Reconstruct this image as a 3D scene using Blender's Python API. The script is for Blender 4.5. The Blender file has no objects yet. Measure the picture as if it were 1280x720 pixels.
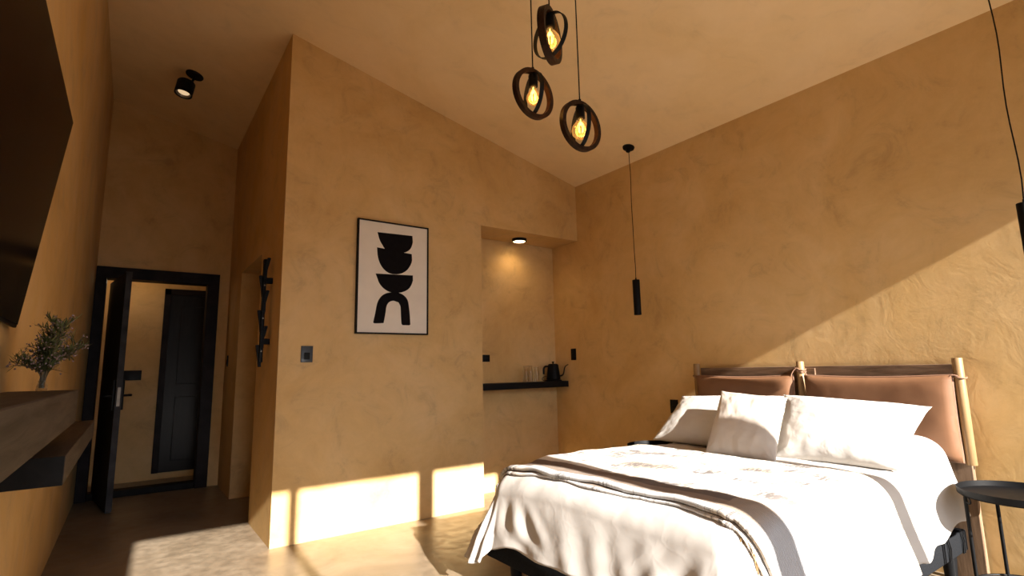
import bpy, bmesh, math, random
from mathutils import Vector, Matrix, noise
random.seed(7)
PI = math.pi
scene = bpy.context.scene
COL = scene.collection

# ------------------------------------------------------------------ room numbers
XL, XR = -0.36, 3.87          # left and right walls
YW = -1.0                     # window wall (behind the camera)
YB = 4.173                    # plaster block front
YN = 4.602                    # niche back
YD = 6.88                     # entrance door wall
XB = 0.871                    # block left face
XN = 2.633                    # niche left cheek
ZN = 2.564                    # niche soffit
ZO = 2.244                    # opening head
Y1, Y2 = 4.988, 6.035         # opening in block side
def zc(x): return 4.1068 - 0.2402 * x

# ------------------------------------------------------------------ helpers
def V(*a): return Vector(a)
def obj(name, bm, mat, parent=None, smooth=False, matrix=None):
    me = bpy.data.meshes.new(name)
    bmesh.ops.recalc_face_normals(bm, faces=bm.faces)
    bm.to_mesh(me); bm.free()
    o = bpy.data.objects.new(name, me); COL.objects.link(o)
    if mat: me.materials.append(mat)
    if smooth:
        for p in me.polygons: p.use_smooth = True
        if smooth != 'all':
            me.set_sharp_from_angle(angle=math.radians(38))
    if parent:
        o.parent = parent
        # children are modelled in world space: undo the parent's location
        o.matrix_parent_inverse = Matrix.Translation(-Vector(parent.location))
    return o
def tag(o, label, cat, group=None):
    o['label'] = label; o['category'] = cat
    if group: o['group'] = group
    return o
def thing(name, label, cat, loc, group=None):
    o = bpy.data.objects.new(name, None); COL.objects.link(o)
    o.location = loc; o.empty_display_size = .1
    return tag(o, label, cat, group)
def struct(name, bm, mat, parent=None, smooth=False):
    o = obj(name, bm, mat, parent, smooth)
    if not parent: o['kind'] = 'structure'
    return o
def box(bm, x0, x1, y0, y1, z0, z1, bev=0, seg=2):
    b = bmesh.new() if bev else bm
    vs = [b.verts.new((x, y, z)) for x in (x0, x1) for y in (y0, y1) for z in (z0, z1)]
    for f in ((0,1,3,2),(4,6,7,5),(0,4,5,1),(2,3,7,6),(0,2,6,4),(1,5,7,3)):
        b.faces.new([vs[i] for i in f])
    if bev:
        bmesh.ops.recalc_face_normals(b, faces=b.faces)
        bmesh.ops.bevel(b, geom=list(b.edges), offset=bev, segments=seg, profile=.5, affect='EDGES')
        merge(bm, b)
    return bm
def merge(bm, b, M=None):
    mp = {}
    for v in b.verts: mp[v] = bm.verts.new(M @ v.co if M else v.co)
    for f in b.faces:
        try: bm.faces.new([mp[v] for v in f.verts])
        except ValueError: pass
    b.free()
def B(*a, **k): return box(bmesh.new(), *a, **k)
def prism(pts, axis, a0, a1, bm=None):
    """polygon pts in the two other axes (order xyz), extruded on axis a0..a1"""
    bm = bm or bmesh.new()
    def P(p, a):
        if axis == 0: return (a, p[0], p[1])
        if axis == 1: return (p[0], a, p[1])
        return (p[0], p[1], a)
    A = [bm.verts.new(P(p, a0)) for p in pts]; C = [bm.verts.new(P(p, a1)) for p in pts]
    n = len(pts)
    bm.faces.new(A); bm.faces.new(C[::-1])
    for i in range(n): bm.faces.new([A[i], C[i], C[(i+1) % n], A[(i+1) % n]])
    return bm
def frame_axes(d):
    d = d.normalized(); u = Vector((0,0,1)) if abs(d.z) < .9 else Vector((1,0,0))
    a = d.cross(u).normalized(); return a, d.cross(a).normalized()
def tube(bm, pts, r, n=8, caps=True, closed=False):
    pts = [Vector(p) for p in pts]; rings = []; N = len(pts)
    prev = None
    for i, p in enumerate(pts):
        if closed: d = pts[(i+1) % N] - pts[i-1]
        else: d = (pts[min(i+1, N-1)] - pts[max(i-1, 0)])
        d.normalize()
        if prev is None: a, b = frame_axes(d)
        else:
            a = (prev - d * prev.dot(d))
            a = a.normalized() if a.length > 1e-6 else frame_axes(d)[0]
            b = d.cross(a)
        prev = a
        rr = r[i] if isinstance(r, (list, tuple)) else r
        rings.append([bm.verts.new(p + (a*math.cos(2*PI*k/n) + b*math.sin(2*PI*k/n))*rr) for k in range(n)])
    M = N if closed else N-1
    for i in range(M):
        A, Bq = rings[i], rings[(i+1) % N]
        for k in range(n): bm.faces.new([A[k], A[(k+1) % n], Bq[(k+1) % n], Bq[k]])
    if caps and not closed:
        bm.faces.new(rings[0][::-1]); bm.faces.new(rings[-1])
    return bm
def lathe(bm, prof, c=(0,0,0), n=32, M=None):
    """prof (r,z) list, about z through c"""
    c = Vector(c); rings = []
    def T(v): return (M @ v if M else v) + c
    for r, z in prof:
        if r < 1e-6: rings.append([bm.verts.new(T(Vector((0,0,z))))])
        else: rings.append([bm.verts.new(T(Vector((r*math.cos(2*PI*k/n), r*math.sin(2*PI*k/n), z)))) for k in range(n)])
    for A, Bq in zip(rings, rings[1:]):
        for k in range(n):
            k2 = (k+1) % n
            f = [A[k % len(A)], A[k2 % len(A)], Bq[k2 % len(Bq)], Bq[k % len(Bq)]]
            q = []
            for v in f:
                if v not in q: q.append(v)
            if len(q) > 2:
                try: bm.faces.new(q)
                except ValueError: pass
    return bm
def bez(p0, p1, p2, p3, n=14):
    P = [Vector(p) for p in (p0, p1, p2, p3)]; o = []
    for i in range(n+1):
        t = i/n; s = 1-t
        o.append(P[0]*s**3 + P[1]*3*s*s*t + P[2]*3*s*t*t + P[3]*t**3)
    return o
def fbm(p, H=1., oct=3): return noise.fractal(Vector(p), H, 2.0, oct)

# ------------------------------------------------------------------ materials
class NT:
    def __init__(s, name):
        s.m = bpy.data.materials.new(name); s.m.use_nodes = True
        s.t = s.m.node_tree; s.t.nodes.clear()
        s.out = s.t.nodes.new('ShaderNodeOutputMaterial')
    def n(s, typ, **kw):
        q = s.t.nodes.new('ShaderNode' + typ)
        for k, v in kw.items():
            if k in q.inputs: q.inputs[k].default_value = v
            else: setattr(q, k, v)
        return q
    def l(s, a, b): s.t.links.new(a, b)
def rgba(c): return (c[0], c[1], c[2], 1)
def ramp(t, stops):
    r = t.n('ValToRGB'); e = r.color_ramp.elements
    while len(e) < len(stops): e.new(.5)
    for i, (p, c) in enumerate(stops):
        e[i].position = p; e[i].color = rgba(c) if not isinstance(c, (int, float)) else (c, c, c, 1)
    return r
def plain(name, col, rough=.5, metal=0., var=.12, scale=30., bump=0., emit=None, spec=.5, coords='Object'):
    t = NT(name); p = t.n('BsdfPrincipled', Roughness=rough, Metallic=metal)
    p.inputs['Specular IOR Level'].default_value = spec
    tc = t.n('TexCoord'); nz = t.n('TexNoise', Scale=scale, Detail=4.)
    t.l(tc.outputs[coords], nz.inputs['Vector'])
    r = ramp(t, [(.3, [c*(1-var) for c in col]), (.7, [min(1, c*(1+var)) for c in col])])
    t.l(nz.outputs['Fac'], r.inputs['Fac']); t.l(r.outputs['Color'], p.inputs['Base Color'])
    if bump:
        b = t.n('Bump', Strength=bump, Distance=.01); t.l(nz.outputs['Fac'], b.inputs['Height']); t.l(b.outputs['Normal'], p.inputs['Normal'])
    if emit:
        p.inputs['Emission Color'].default_value = rgba(emit[0]); p.inputs['Emission Strength'].default_value = emit[1]
    t.l(p.outputs[0], t.out.inputs[0]); return t.m
def plaster(name, base, dark, light, mott=1., bump=.35, rough=.62):
    t = NT(name); p = t.n('BsdfPrincipled', Roughness=rough)
    p.inputs['Specular IOR Level'].default_value = .3
    g = t.n('NewGeometry'); mp = t.n('Mapping')
    t.l(g.outputs['Position'], mp.inputs['Vector'])
    mp.inputs['Rotation'].default_value = (.3, .2, .5)
    # large cloudy mottling with distorted strokes
    n1 = t.n('TexNoise', Scale=1.1, Detail=8., Roughness=.66, Distortion=.5)
    n2 = t.n('TexNoise', Scale=4.2, Detail=9., Roughness=.72, Distortion=.7)
    n3 = t.n('TexNoise', Scale=60., Detail=3.)
    for q in (n1, n2, n3): t.l(mp.outputs[0], q.inputs['Vector'])
    r1 = ramp(t, [(.33, dark), (.5, base), (.68, light)]); t.l(n1.outputs['Fac'], r1.inputs['Fac'])
    r2 = ramp(t, [(.32, .74), (.45, .97), (.6, 1.06)]); t.l(n2.outputs['Fac'], r2.inputs['Fac'])
    mx = t.n('Mix', data_type='RGBA', blend_type='MULTIPLY'); mx.inputs['Factor'].default_value = .75*mott
    t.l(r1.outputs[0], mx.inputs['A']); t.l(r2.outputs[0], mx.inputs['B'])
    t.l(mx.outputs['Result'], p.inputs['Base Color'])
    # trowel ridges: stretched, distorted noise + fine grain
    mp2 = t.n('Mapping'); mp2.inputs['Rotation'].default_value = (.6, .9, .3); mp2.inputs['Scale'].default_value = (1.2, 3.2, 3.2)
    t.l(g.outputs['Position'], mp2.inputs['Vector'])
    n4 = t.n('TexNoise', Scale=2.2, Detail=6., Roughness=.55, Distortion=1.6); t.l(mp2.outputs[0], n4.inputs['Vector'])
    b1 = t.n('Bump', Strength=bump, Distance=.007); t.l(n4.outputs['Fac'], b1.inputs['Height'])
    b2 = t.n('Bump', Strength=.2, Distance=.0012); t.l(n3.outputs['Fac'], b2.inputs['Height']); t.l(b1.outputs[0], b2.inputs['Normal'])
    t.l(b2.outputs[0], p.inputs['Normal'])
    rr = ramp(t, [(.3, .5), (.7, .75)]); t.l(n2.outputs['Fac'], rr.inputs['Fac']); t.l(rr.outputs[0], p.inputs['Roughness'])
    t.l(p.outputs[0], t.out.inputs[0]); return t.m
def wood(name, c1, c2, scale=(1, 14, 14), rough=.5, ns=3., bump=.2):
    t = NT(name); p = t.n('BsdfPrincipled', Roughness=rough); p.inputs['Specular IOR Level'].default_value = .12 if c1[0] < .05 else .3
    tc = t.n('TexCoord'); mp = t.n('Mapping'); mp.inputs['Scale'].default_value = scale
    t.l(tc.outputs['Object'], mp.inputs['Vector'])
    nz = t.n('TexNoise', Scale=ns, Detail=8., Roughness=.65, Distortion=.6); t.l(mp.outputs[0], nz.inputs['Vector'])
    r = ramp(t, [(.32, c1), (.66, c2)]); t.l(nz.outputs['Fac'], r.inputs['Fac']); t.l(r.outputs[0], p.inputs['Base Color'])
    b = t.n('Bump', Strength=bump, Distance=.004); t.l(nz.outputs['Fac'], b.inputs['Height']); t.l(b.outputs[0], p.inputs['Normal'])
    t.l(p.outputs[0], t.out.inputs[0]); return t.m

M = {}
M['plaster'] = plaster('tan_plaster', (.62, .415, .18), (.545, .345, .13), (.67, .47, .235), bump=.18)
M['ceil'] = plaster('ceiling_plaster', (.84, .635, .36), (.80, .59, .31), (.87, .67, .41), mott=.4, bump=.12)
# polished concrete
t = NT('polished_concrete'); p = t.n('BsdfPrincipled'); p.inputs['Specular IOR Level'].default_value = .4
g = t.n('NewGeometry')
n1 = t.n('TexNoise', Scale=1.6, Detail=8., Roughness=.62, Distortion=.8); n2 = t.n('TexNoise', Scale=14., Detail=5.); n3 = t.n('TexNoise', Scale=130., Detail=2.)
for q in (n1, n2, n3): t.l(g.outputs['Position'], q.inputs['Vector'])
r1 = ramp(t, [(.3, (.14, .102, .066)), (.52, (.205, .156, .105)), (.72, (.28, .222, .16))]); t.l(n1.outputs['Fac'], r1.inputs['Fac'])
r2 = ramp(t, [(.35, .78), (.6, 1.08)]); t.l(n2.outputs['Fac'], r2.inputs['Fac'])
mx = t.n('Mix', data_type='RGBA', blend_type='MULTIPLY'); mx.inputs['Factor'].default_value = .8
t.l(r1.outputs[0], mx.inputs['A']); t.l(r2.outputs[0], mx.inputs['B']); t.l(mx.outputs['Result'], p.inputs['Base Color'])
rr = ramp(t, [(.3, .28), (.7, .46)]); t.l(n2.outputs['Fac'], rr.inputs['Fac']); t.l(rr.outputs[0], p.inputs['Roughness'])
b = t.n('Bump', Strength=.08, Distance=.004); t.l(n2.outputs['Fac'], b.inputs['Height']); t.l(b.outputs[0], p.inputs['Normal'])
t.l(p.outputs[0], t.out.inputs[0]); M['floor'] = t.m

M['black'] = plain('matte_black_metal', (.005, .005, .0055), .5, 0, spec=.1)
M['blackpl'] = plain('black_plastic', (.006, .0062, .007), .5, spec=.12)
M['charcoal_plate'] = plain('charcoal_plate', (.035, .042, .052), .4, spec=.3)
M['steel_dark'] = plain('dark_patina_steel', (.011, .008, .009), .55, 0, var=.6, scale=7., bump=.1, spec=.1)
M['door_edge'] = plain('worn_grey_edge', (.04, .04, .044), .6, 0, spec=.1, var=.4, scale=9.)
M['silver'] = plain('brushed_silver', (.22, .19, .16), .5, .6)
M['shelfwood'] = wood('grey_brown_wood', (.030, .024, .020), (.080, .063, .052), (14, 1, 14), .55, 3.)
M['shelfend'] = wood('dark_end_grain', (.004, .004, .004), (.010, .009, .009), (6, 6, 6), .6)
M['ringwood'] = wood('dark_walnut_ring', (.008, .004, .003), (.045, .019, .009), (12, 12, 12), .5, 3.)
M['walnut'] = wood('brown_headboard_wood', (.095, .055, .032), (.24, .15, .095), (9, 1, 9), .5, 4.)
M['walnutv'] = wood('brown_leg_wood', (.13, .08, .048), (.27, .175, .11), (9, 9, 1), .5, 4.)
M['dowel'] = wood('honey_oak_dowel', (.21, .125, .055), (.31, .20, .095), (12, 12, 1.2), .45, 3., bump=.08)
M['leather'] = plain('tan_leather', (.18, .088, .045), .5, 0, spec=.3, var=.07, scale=14., bump=.06)
M['leather_edge'] = plain('pale_leather_edge', (.25, .14, .09), .5, 0, var=.1)
M['charfab'] = plain('charcoal_fabric', (.012, .013, .015), .95, 0, spec=.05, var=.35, scale=160., bump=.15)
M['mattress'] = plain('white_ticking', (.75, .72, .68), .9)
def linen(name, col, bscale=5., bstr=.5, fine=.1):
    t = NT(name); p = t.n('BsdfPrincipled', Roughness=.95); p.inputs['Specular IOR Level'].default_value = .15
    g = t.n('TexCoord')
    n1 = t.n('TexNoise', Scale=bscale, Detail=4., Roughness=.5, Distortion=1.0); n2 = t.n('TexNoise', Scale=420., Detail=1.)
    vo = t.n('TexVoronoi', Scale=bscale*1.3, feature='DISTANCE_TO_EDGE')
    nd = t.n('TexNoise', Scale=4., Detail=3.); t.l(g.outputs['Object'], nd.inputs['Vector'])
    ad = t.n('VectorMath', operation='MULTIPLY_ADD'); t.l(nd.outputs['Color'], ad.inputs[0]); ad.inputs[1].default_value = (.5, .5, .5)
    t.l(g.outputs['Object'], ad.inputs[2]); t.l(ad.outputs[0], vo.inputs['Vector'])
    for q in (n1, n2): t.l(g.outputs['Object'], q.inputs['Vector'])
    r = ramp(t, [(.3, [c*.93 for c in col]), (.7, col)]); t.l(n1.outputs['Fac'], r.inputs['Fac']); t.l(r.outputs[0], p.inputs['Base Color'])
    rv = ramp(t, [(0., 1.), (.09, 0.)]); t.l(vo.outputs['Distance'], rv.inputs['Fac'])
    b1 = t.n('Bump', Strength=bstr, Distance=.006); t.l(n1.outputs['Fac'], b1.inputs['Height'])
    b2 = t.n('Bump', Strength=bstr*.35, Distance=.0012); t.l(rv.outputs[0], b2.inputs['Height']); t.l(b1.outputs[0], b2.inputs['Normal'])
    b3 = t.n('Bump', Strength=fine, Distance=.0004); t.l(n2.outputs['Fac'], b3.inputs['Height']); t.l(b2.outputs[0], b3.inputs['Normal'])
    t.l(b3.outputs[0], p.inputs['Normal']); t.l(p.outputs[0], t.out.inputs[0]); return t.m
M['duvet'] = linen('cream_linen', (.54, .51, .475), 3.2, .5)
M['pillow'] = linen('white_cotton', (.58, .555, .52), 6., .8, .2)
M['cushion'] = linen('beige_cushion_cotton', (.56, .50, .44), 9., .25)

# patchwork woven throw (uses its own UV layout: u runs down the bed, v across it)
t = NT('woven_patchwork'); p = t.n('BsdfPrincipled', Roughness=.95); p.inputs['Specular IOR Level'].default_value = .1
uv = t.n('UVMap'); sep = t.n('SeparateXYZ'); t.l(uv.outputs[0], sep.inputs[0])
mpa = t.n('Mapping'); mpa.inputs['Scale'].default_value = (7.5, 3.6, 1); t.l(uv.outputs[0], mpa.inputs['Vector'])
ndw = t.n('TexNoise', Scale=6., Detail=2.); t.l(uv.outputs[0], ndw.inputs['Vector'])
va = t.n('VectorMath', operation='MULTIPLY_ADD'); t.l(ndw.outputs['Color'], va.inputs[0]); va.inputs[1].default_value = (.12, .12, 0); t.l(mpa.outputs[0], va.inputs[2])
fl = t.n('VectorMath', operation='FLOOR'); t.l(va.outputs[0], fl.inputs[0])
wn = t.n('TexWhiteNoise'); t.l(fl.outputs[0], wn.inputs['Vector'])
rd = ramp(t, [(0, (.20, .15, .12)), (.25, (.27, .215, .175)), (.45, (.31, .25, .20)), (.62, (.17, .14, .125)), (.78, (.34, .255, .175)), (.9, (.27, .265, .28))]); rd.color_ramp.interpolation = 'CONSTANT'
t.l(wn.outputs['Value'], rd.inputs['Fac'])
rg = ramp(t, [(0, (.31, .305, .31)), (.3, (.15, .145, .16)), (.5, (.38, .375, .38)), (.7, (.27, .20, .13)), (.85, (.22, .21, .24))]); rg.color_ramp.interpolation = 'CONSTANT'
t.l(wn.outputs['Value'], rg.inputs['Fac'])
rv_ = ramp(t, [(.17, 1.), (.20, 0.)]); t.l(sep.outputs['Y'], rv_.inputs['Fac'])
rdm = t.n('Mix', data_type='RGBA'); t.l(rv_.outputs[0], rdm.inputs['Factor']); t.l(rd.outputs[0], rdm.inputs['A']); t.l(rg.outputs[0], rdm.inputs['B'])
rl = ramp(t, [(0, (.74, .69, .62)), (.3, (.66, .66, .66)), (.5, (.78, .72, .64)), (.7, (.72, .63, .50)), (.85, (.60, .60, .63))]); rl.color_ramp.interpolation = 'CONSTANT'
t.l(wn.outputs['Value'], rl.inputs['Fac'])
# stitched dashes, stretched along u
mpd = t.n('Mapping'); mpd.inputs['Scale'].default_value = (12, 110, 1); t.l(uv.outputs[0], mpd.inputs['Vector'])
nd2 = t.n('TexNoise', Scale=1., Detail=5., Roughness=.75); t.l(mpd.outputs[0], nd2.inputs['Vector'])
nd3 = t.n('TexNoise', Scale=7., Detail=1.); t.l(uv.outputs[0], nd3.inputs['Vector'])
mm = t.n('Math', operation='MULTIPLY'); t.l(nd2.outputs['Fac'], mm.inputs[0]); t.l(nd3.outputs['Fac'], mm.inputs[1])
rs = ramp(t, [(.262, 0.), (.34, 1.)]); t.l(mm.outputs[0], rs.inputs['Fac'])
dsh = t.n('Mix', data_type='RGBA'); t.l(rs.outputs[0], dsh.inputs['Factor']); t.l(rl.outputs[0], dsh.inputs['A']); dsh.inputs['B'].default_value = (.20, .18, .17, 1)
# dark patches confined to one band, painting in the window mullion's shadow
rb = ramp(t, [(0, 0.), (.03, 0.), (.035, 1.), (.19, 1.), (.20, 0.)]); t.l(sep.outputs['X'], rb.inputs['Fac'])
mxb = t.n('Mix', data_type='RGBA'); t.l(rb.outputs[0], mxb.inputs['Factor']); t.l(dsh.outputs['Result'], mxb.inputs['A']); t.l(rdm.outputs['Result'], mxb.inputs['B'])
# fine weave lines along v
wv = t.n('TexWave', Scale=38., Distortion=1.5, Detail=2., bands_direction='X'); wv.inputs['Detail Scale'].default_value = 3.; t.l(uv.outputs[0], wv.inputs['Vector'])
rw = ramp(t, [(.2, .78), (.7, 1.08)]); t.l(wv.outputs['Fac'], rw.inputs['Fac'])
mw = t.n('Mix', data_type='RGBA', blend_type='MULTIPLY'); mw.inputs['Factor'].default_value = .8
t.l(mxb.outputs['Result'], mw.inputs['A']); t.l(rw.outputs[0], mw.inputs['B']); t.l(mw.outputs['Result'], p.inputs['Base Color'])
b = t.n('Bump', Strength=.3, Distance=.004); t.l(wv.outputs['Fac'], b.inputs['Height']); t.l(b.outputs[0], p.inputs['Normal'])
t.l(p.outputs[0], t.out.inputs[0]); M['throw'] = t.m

t = NT('clear_glass'); gl = t.n('BsdfGlossy', Roughness=.05); tr = t.n('BsdfTransparent'); tr.inputs[0].default_value = (.93, .92, .89, 1)
lw = t.n('LayerWeight', Blend=.22); ms = t.n('MixShader'); gl.inputs[0].default_value = (1, .98, .95, 1)
t.l(lw.outputs['Facing'], ms.inputs[0]); t.l(tr.outputs[0], ms.inputs[1]); t.l(gl.outputs[0], ms.inputs[2]); t.l(ms.outputs[0], t.out.inputs[0]); M['glass'] = t.m
t = NT('amber_bulb_glass'); gl = t.n('BsdfGlossy', Roughness=.06); tr = t.n('BsdfTransparent'); tr.inputs[0].default_value = (1., .78, .42, 1)
lw = t.n('LayerWeight', Blend=.35); ms = t.n('MixShader'); gl.inputs[0].default_value = (1, .8, .5, 1)
t.l(lw.outputs['Facing'], ms.inputs[0]); t.l(tr.outputs[0], ms.inputs[1]); t.l(gl.outputs[0], ms.inputs[2])
em = t.n('Emission', Strength=.2); em.inputs[0].default_value = (1, .55, .16, 1); ad = t.n('AddShader')
t.l(ms.outputs[0], ad.inputs[0]); t.l(em.outputs[0], ad.inputs[1]); t.l(ad.outputs[0], t.out.inputs[0]); M['bulb'] = t.m
M['filament'] = plain('glowing_filament', (1, .6, .2), .5, emit=((1., .52, .16), 9.))
M['lamp_lens'] = plain('glowing_lamp_lens', (1, .85, .6), .5, emit=((1., .72, .38), 9.))
M['spot_lens'] = plain('glowing_spot_lens', (1, .85, .6), .5, emit=((1., .72, .42), .7))
t = NT('tv_screen'); p = t.n('BsdfPrincipled', Roughness=.12); p.inputs['Specular IOR Level'].default_value = .12; p.inputs['Base Color'].default_value = (.006, .0055, .0055, 1)
nz = t.n('TexNoise', Scale=3.); tc = t.n('TexCoord'); t.l(tc.outputs['Object'], nz.inputs['Vector']); r = ramp(t, [(.3, .14), (.7, .18)]); t.l(nz.outputs['Fac'], r.inputs['Fac']); t.l(r.outputs[0], p.inputs['Roughness'])
t.l(p.outputs[0], t.out.inputs[0]); M['screen'] = t.m
M['paper'] = plain('warm_paper', (.78, .73, .66), .85, var=.03, scale=8.)
M['ink'] = plain('black_ink', (.008, .007, .008), .9, spec=.05)
M['leaf'] = plain('needle_green', (.085, .10, .032), .6, var=.4)
M['stem'] = plain('olive_brown_stem', (.10, .075, .04), .6, var=.3)
M['petal'] = plain('dusty_pink_petal', (.26, .18, .18), .7, var=.35, scale=60.)
M['windowframe'] = plain('black_window_frame', (.02, .02, .02), .4)
M['concrete_out'] = plain('outdoor_paving', (.16, .15, .14), .9)
M['doorwood'] = wood('near_black_door_wood', (.004, .0035, .0035), (.012, .010, .010), (10, 10, 1), .45, 3.)

# ------------------------------------------------------------------ room shell
def big(bm): return bm
struct('floor', B(XL-.15, XR+.15, YW-.15, 8.1, -.15, 0), M['floor'])
struct('ceiling', prism([(XL-.15, zc(XL-.15)), (XR+.15, zc(XR+.15)), (XR+.15, zc(XR+.15)+.15), (XL-.15, zc(XL-.15)+.15)], 1, YW-.15, 8.1), M['ceil'])
struct('wall_left', B(XL-.15, XL, YW-.15, 8.1, -.02, 4.3), M['plaster'])
struct('wall_right', B(XR, XR+.15, YW-.15, 8.1, -.02, 3.35), M['plaster'])
# block: front with niche notch (L-shaped), back panel of the niche, side wall with an opening
bm = prism([(XB, -.02), (XN, -.02), (XN, ZN), (XR+.02, ZN), (XR+.02, zc(XR)+.05), (XB, zc(XB)+.05)], 1, YB, YN)
struct('wall_back', bm, M['plaster'])
struct('wall_niche', B(XN-.05, XR+.02, YN, YN+.12, -.02, ZN+.05), M['plaster'])
ztop = zc(XB)+.05
bm = prism([(YN, -.02), (Y1, -.02), (Y1, ZO), (Y2, ZO), (Y2, -.02), (YD+.02, -.02), (YD+.02, ztop), (YN, ztop)], 0, XB, XB+.14)
struct('wall_side', bm, M['plaster'])
bm = B(XB+.14, 1.9, Y2, Y2+.1, -.02, 2.5); box(bm, XB+.14, 1.9, Y1-.25, Y1-.15, -.02, 2.5)
box(bm, 1.9, 2.0, Y1-.25, Y2+.1, -.02, 2.5); box(bm, XB+.14, 2.0, Y1-.25, Y2+.1, 2.5, 2.6)
struct('wall_closet', bm, M['plaster'])
# entrance wall with door opening
zd = zc(XL)+.05
bm = prism([(XL-.02, -.02), (-.27, -.02), (-.27, 2.225), (.66, 2.225), (.66, -.02), (XB+.02, -.02), (XB+.02, zc(XB)+.05), (XL-.02, zd)], 1, YD, YD+.14)
struct('wall_hall', bm, M['plaster'])
bm = B(XL, 1.5, 7.75, 7.87, -.02, 2.75); box(bm, XL, 1.5, YD+.14, 7.75, 2.65, 2.75); box(bm, 1.4, 1.5, YD+.14, 7.75, -.02, 2.7)
struct('wall_vestibule', bm, M['plaster'])
# window wall, behind the camera
bm = B(XL-.02, -.22, YW-.15, YW, -.02, 4.3); box(bm, -.22, XR+.02, YW-.15, YW, 2.785, 4.3)
struct('wall_window', bm, M['plaster'])
bm = bmesh.new(); DX = .05*(YB-YW)
for c, w in ((1.015, .07), (2.062, .15), (3.112, .165)):
    box(bm, c-DX-w/2, c-DX+w/2, YW-.10, YW-.04, 0, 2.785, bev=.003, seg=1)
box(bm, -.22, -.18, YW-.10, YW-.04, 0, 2.785); box(bm, -.22, XR, YW-.10, YW-.04, 0, .03)
struct('window_1', bm, M['windowframe'])
struct('ground', B(-14, 18, -22, YW-.15, -.2, -.02), M['concrete_out'])

# ------------------------------------------------------------------ entrance door
d1 = bpy.data.objects.new('door_1', None); COL.objects.link(d1); d1.location = (-.2, 6.9, 0); d1['kind'] = 'structure'
bm = bmesh.new()
box(bm, XL+.002, -.268, YD-.035, YD+.16, 0, 2.338, bev=.004); box(bm, .648, .765, YD-.035, YD+.16, 0, 2.338, bev=.004)
box(bm, XL+.002, .765, YD-.037, YD+.16, 2.222, 2.34, bev=.004)
obj('door_frame', bm, M['steel_dark'], d1)
obj('threshold', B(-.268, .648, YD+.0, YD+.15, 0, .065, bev=.004), M['shelfend'], d1)
# pivoting leaf standing open
F = Vector((-.072, 6.119, 0)); G = Vector((-.215, 7.02, 0)); dl = (G-F).normalized(); nl = Vector((-dl.y, dl.x, 0))  # nl points to -x side
def leafM(): 
    m = Matrix.Identity(4); m.col[0] = (*dl, 0); m.col[1] = (*nl, 0); m.col[2] = (0, 0, 1, 0); m.col[3] = (*F, 1); return m
LM = leafM()
def lbox(s0, s1, n0, n1, z0, z1, bev=0):
    b = B(s0, s1, n0, n1, z0, z1, bev=bev); o = bmesh.new(); merge(o, b, LM); return o
obj('leaf', lbox(.004, .91, -.024, .026, .012, 2.185, .002), M['doorwood'], d1)
obj('leaf_edge', lbox(0, .004, -.024, .024, .012, 2.185), M['door_edge'], d1)
for sg in (-1, 1):
    bm = lbox(.03, .075, .026 if sg > 0 else -.045, .045 if sg > 0 else -.024, .90, 1.175, .004)
    h = obj('handle', bm, M['black'], d1, True)
    n0 = (.04 if sg > 0 else -.04)
    bm = bmesh.new(); s = .052
    pts = [LM @ Vector((s, n0, 1.03)), LM @ Vector((s, n0+sg*.055, 1.03)), LM @ Vector((s+.02, n0+sg*.065, 1.03)), LM @ Vector((s+.12, n0+sg*.065, 1.03))]
    tube(bm, pts, .011, 10); lv = obj('lever', bm, M['black'], h, True)
    lv.matrix_parent_inverse = Matrix.Identity(4)
obj('lock_plate', lbox(-.003, .001, -.012, .012, .935, 1.105), M['silver'], d1)
# second door beyond the vestibule
d2 = bpy.data.objects.new('door_2', None); COL.objects.link(d2); d2.location = (.5, 7.74, 0); d2['kind'] = 'structure'
bm = bmesh.new(); box(bm, .28, .345, 7.70, 7.75, .075, 2.26, bev=.003); box(bm, 1.05, 1.12, 7.70, 7.75, .075, 2.26, bev=.003); box(bm, .28, 1.12, 7.70, 7.75, 2.19, 2.262, bev=.003)
obj('door_frame', bm, M['steel_dark'], d2)
bm = B(.345, 1.05, 7.725, 7.75, .075, 2.19)
for z0, z1 in ((.2, .95), (1.1, 2.05)): box(bm, .46, .94, 7.712, 7.726, z0, z1, bev=.005)
obj('leaf', bm, M['doorwood'], d2)

def plate(name, ax, p, w, h, label, sgn=-1, mat='blackpl', rocker=True, horiz=False):
    """wall plate; ax = normal axis, p = centre on the wall"""
    e = thing(name, label, 'switch' if 'switch' in name else 'outlet', p)
    t = .009
    def bx2(w, h, t0, t1, dz=0, bev=.002):
        if ax == 1: return B(p[0]-w/2, p[0]+w/2, p[1]-t1, p[1]-t0, p[2]+dz-h/2, p[2]+dz+h/2, bev=bev)
        s = sgn
        a, b_ = sorted((p[0]+s*t0, p[0]+s*t1))
        return B(a, b_, p[1]-w/2, p[1]+w/2, p[2]+dz-h/2, p[2]+dz+h/2, bev=bev)
    obj('cover_plate', bx2(w, h, 0, t), M[mat], e, True)
    if rocker: obj('rocker' if 'switch' in name else 'socket', bx2(w*.48, h*.42, t, t+.005, -h*.12), M['blackpl'], e, True)
    return e
plate('light_switch', 1, (1.072, YB, 1.342), .086, .122, 'charcoal light switch plate on the wall below and left of the framed art', mat='charcoal_plate')
plate('wall_outlet', 1, (2.945, YN, 1.314), .086, .07, 'small black outlet at the left edge of the niche, above the black shelf')
plate('light_switch', 0, (XR, 4.297, 1.343), .075, .122, 'black switch plate on the wall just right of the kettle')
plate('wall_outlet', 0, (XR, 3.024, .852), .08, .115, 'black outlet on the wall beside the left end of the headboard')
plate('light_switch', 0, (XB, 6.65, 1.35), .05, .12, 'small dark switch on the hallway wall between the closet opening and the entrance door')
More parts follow.
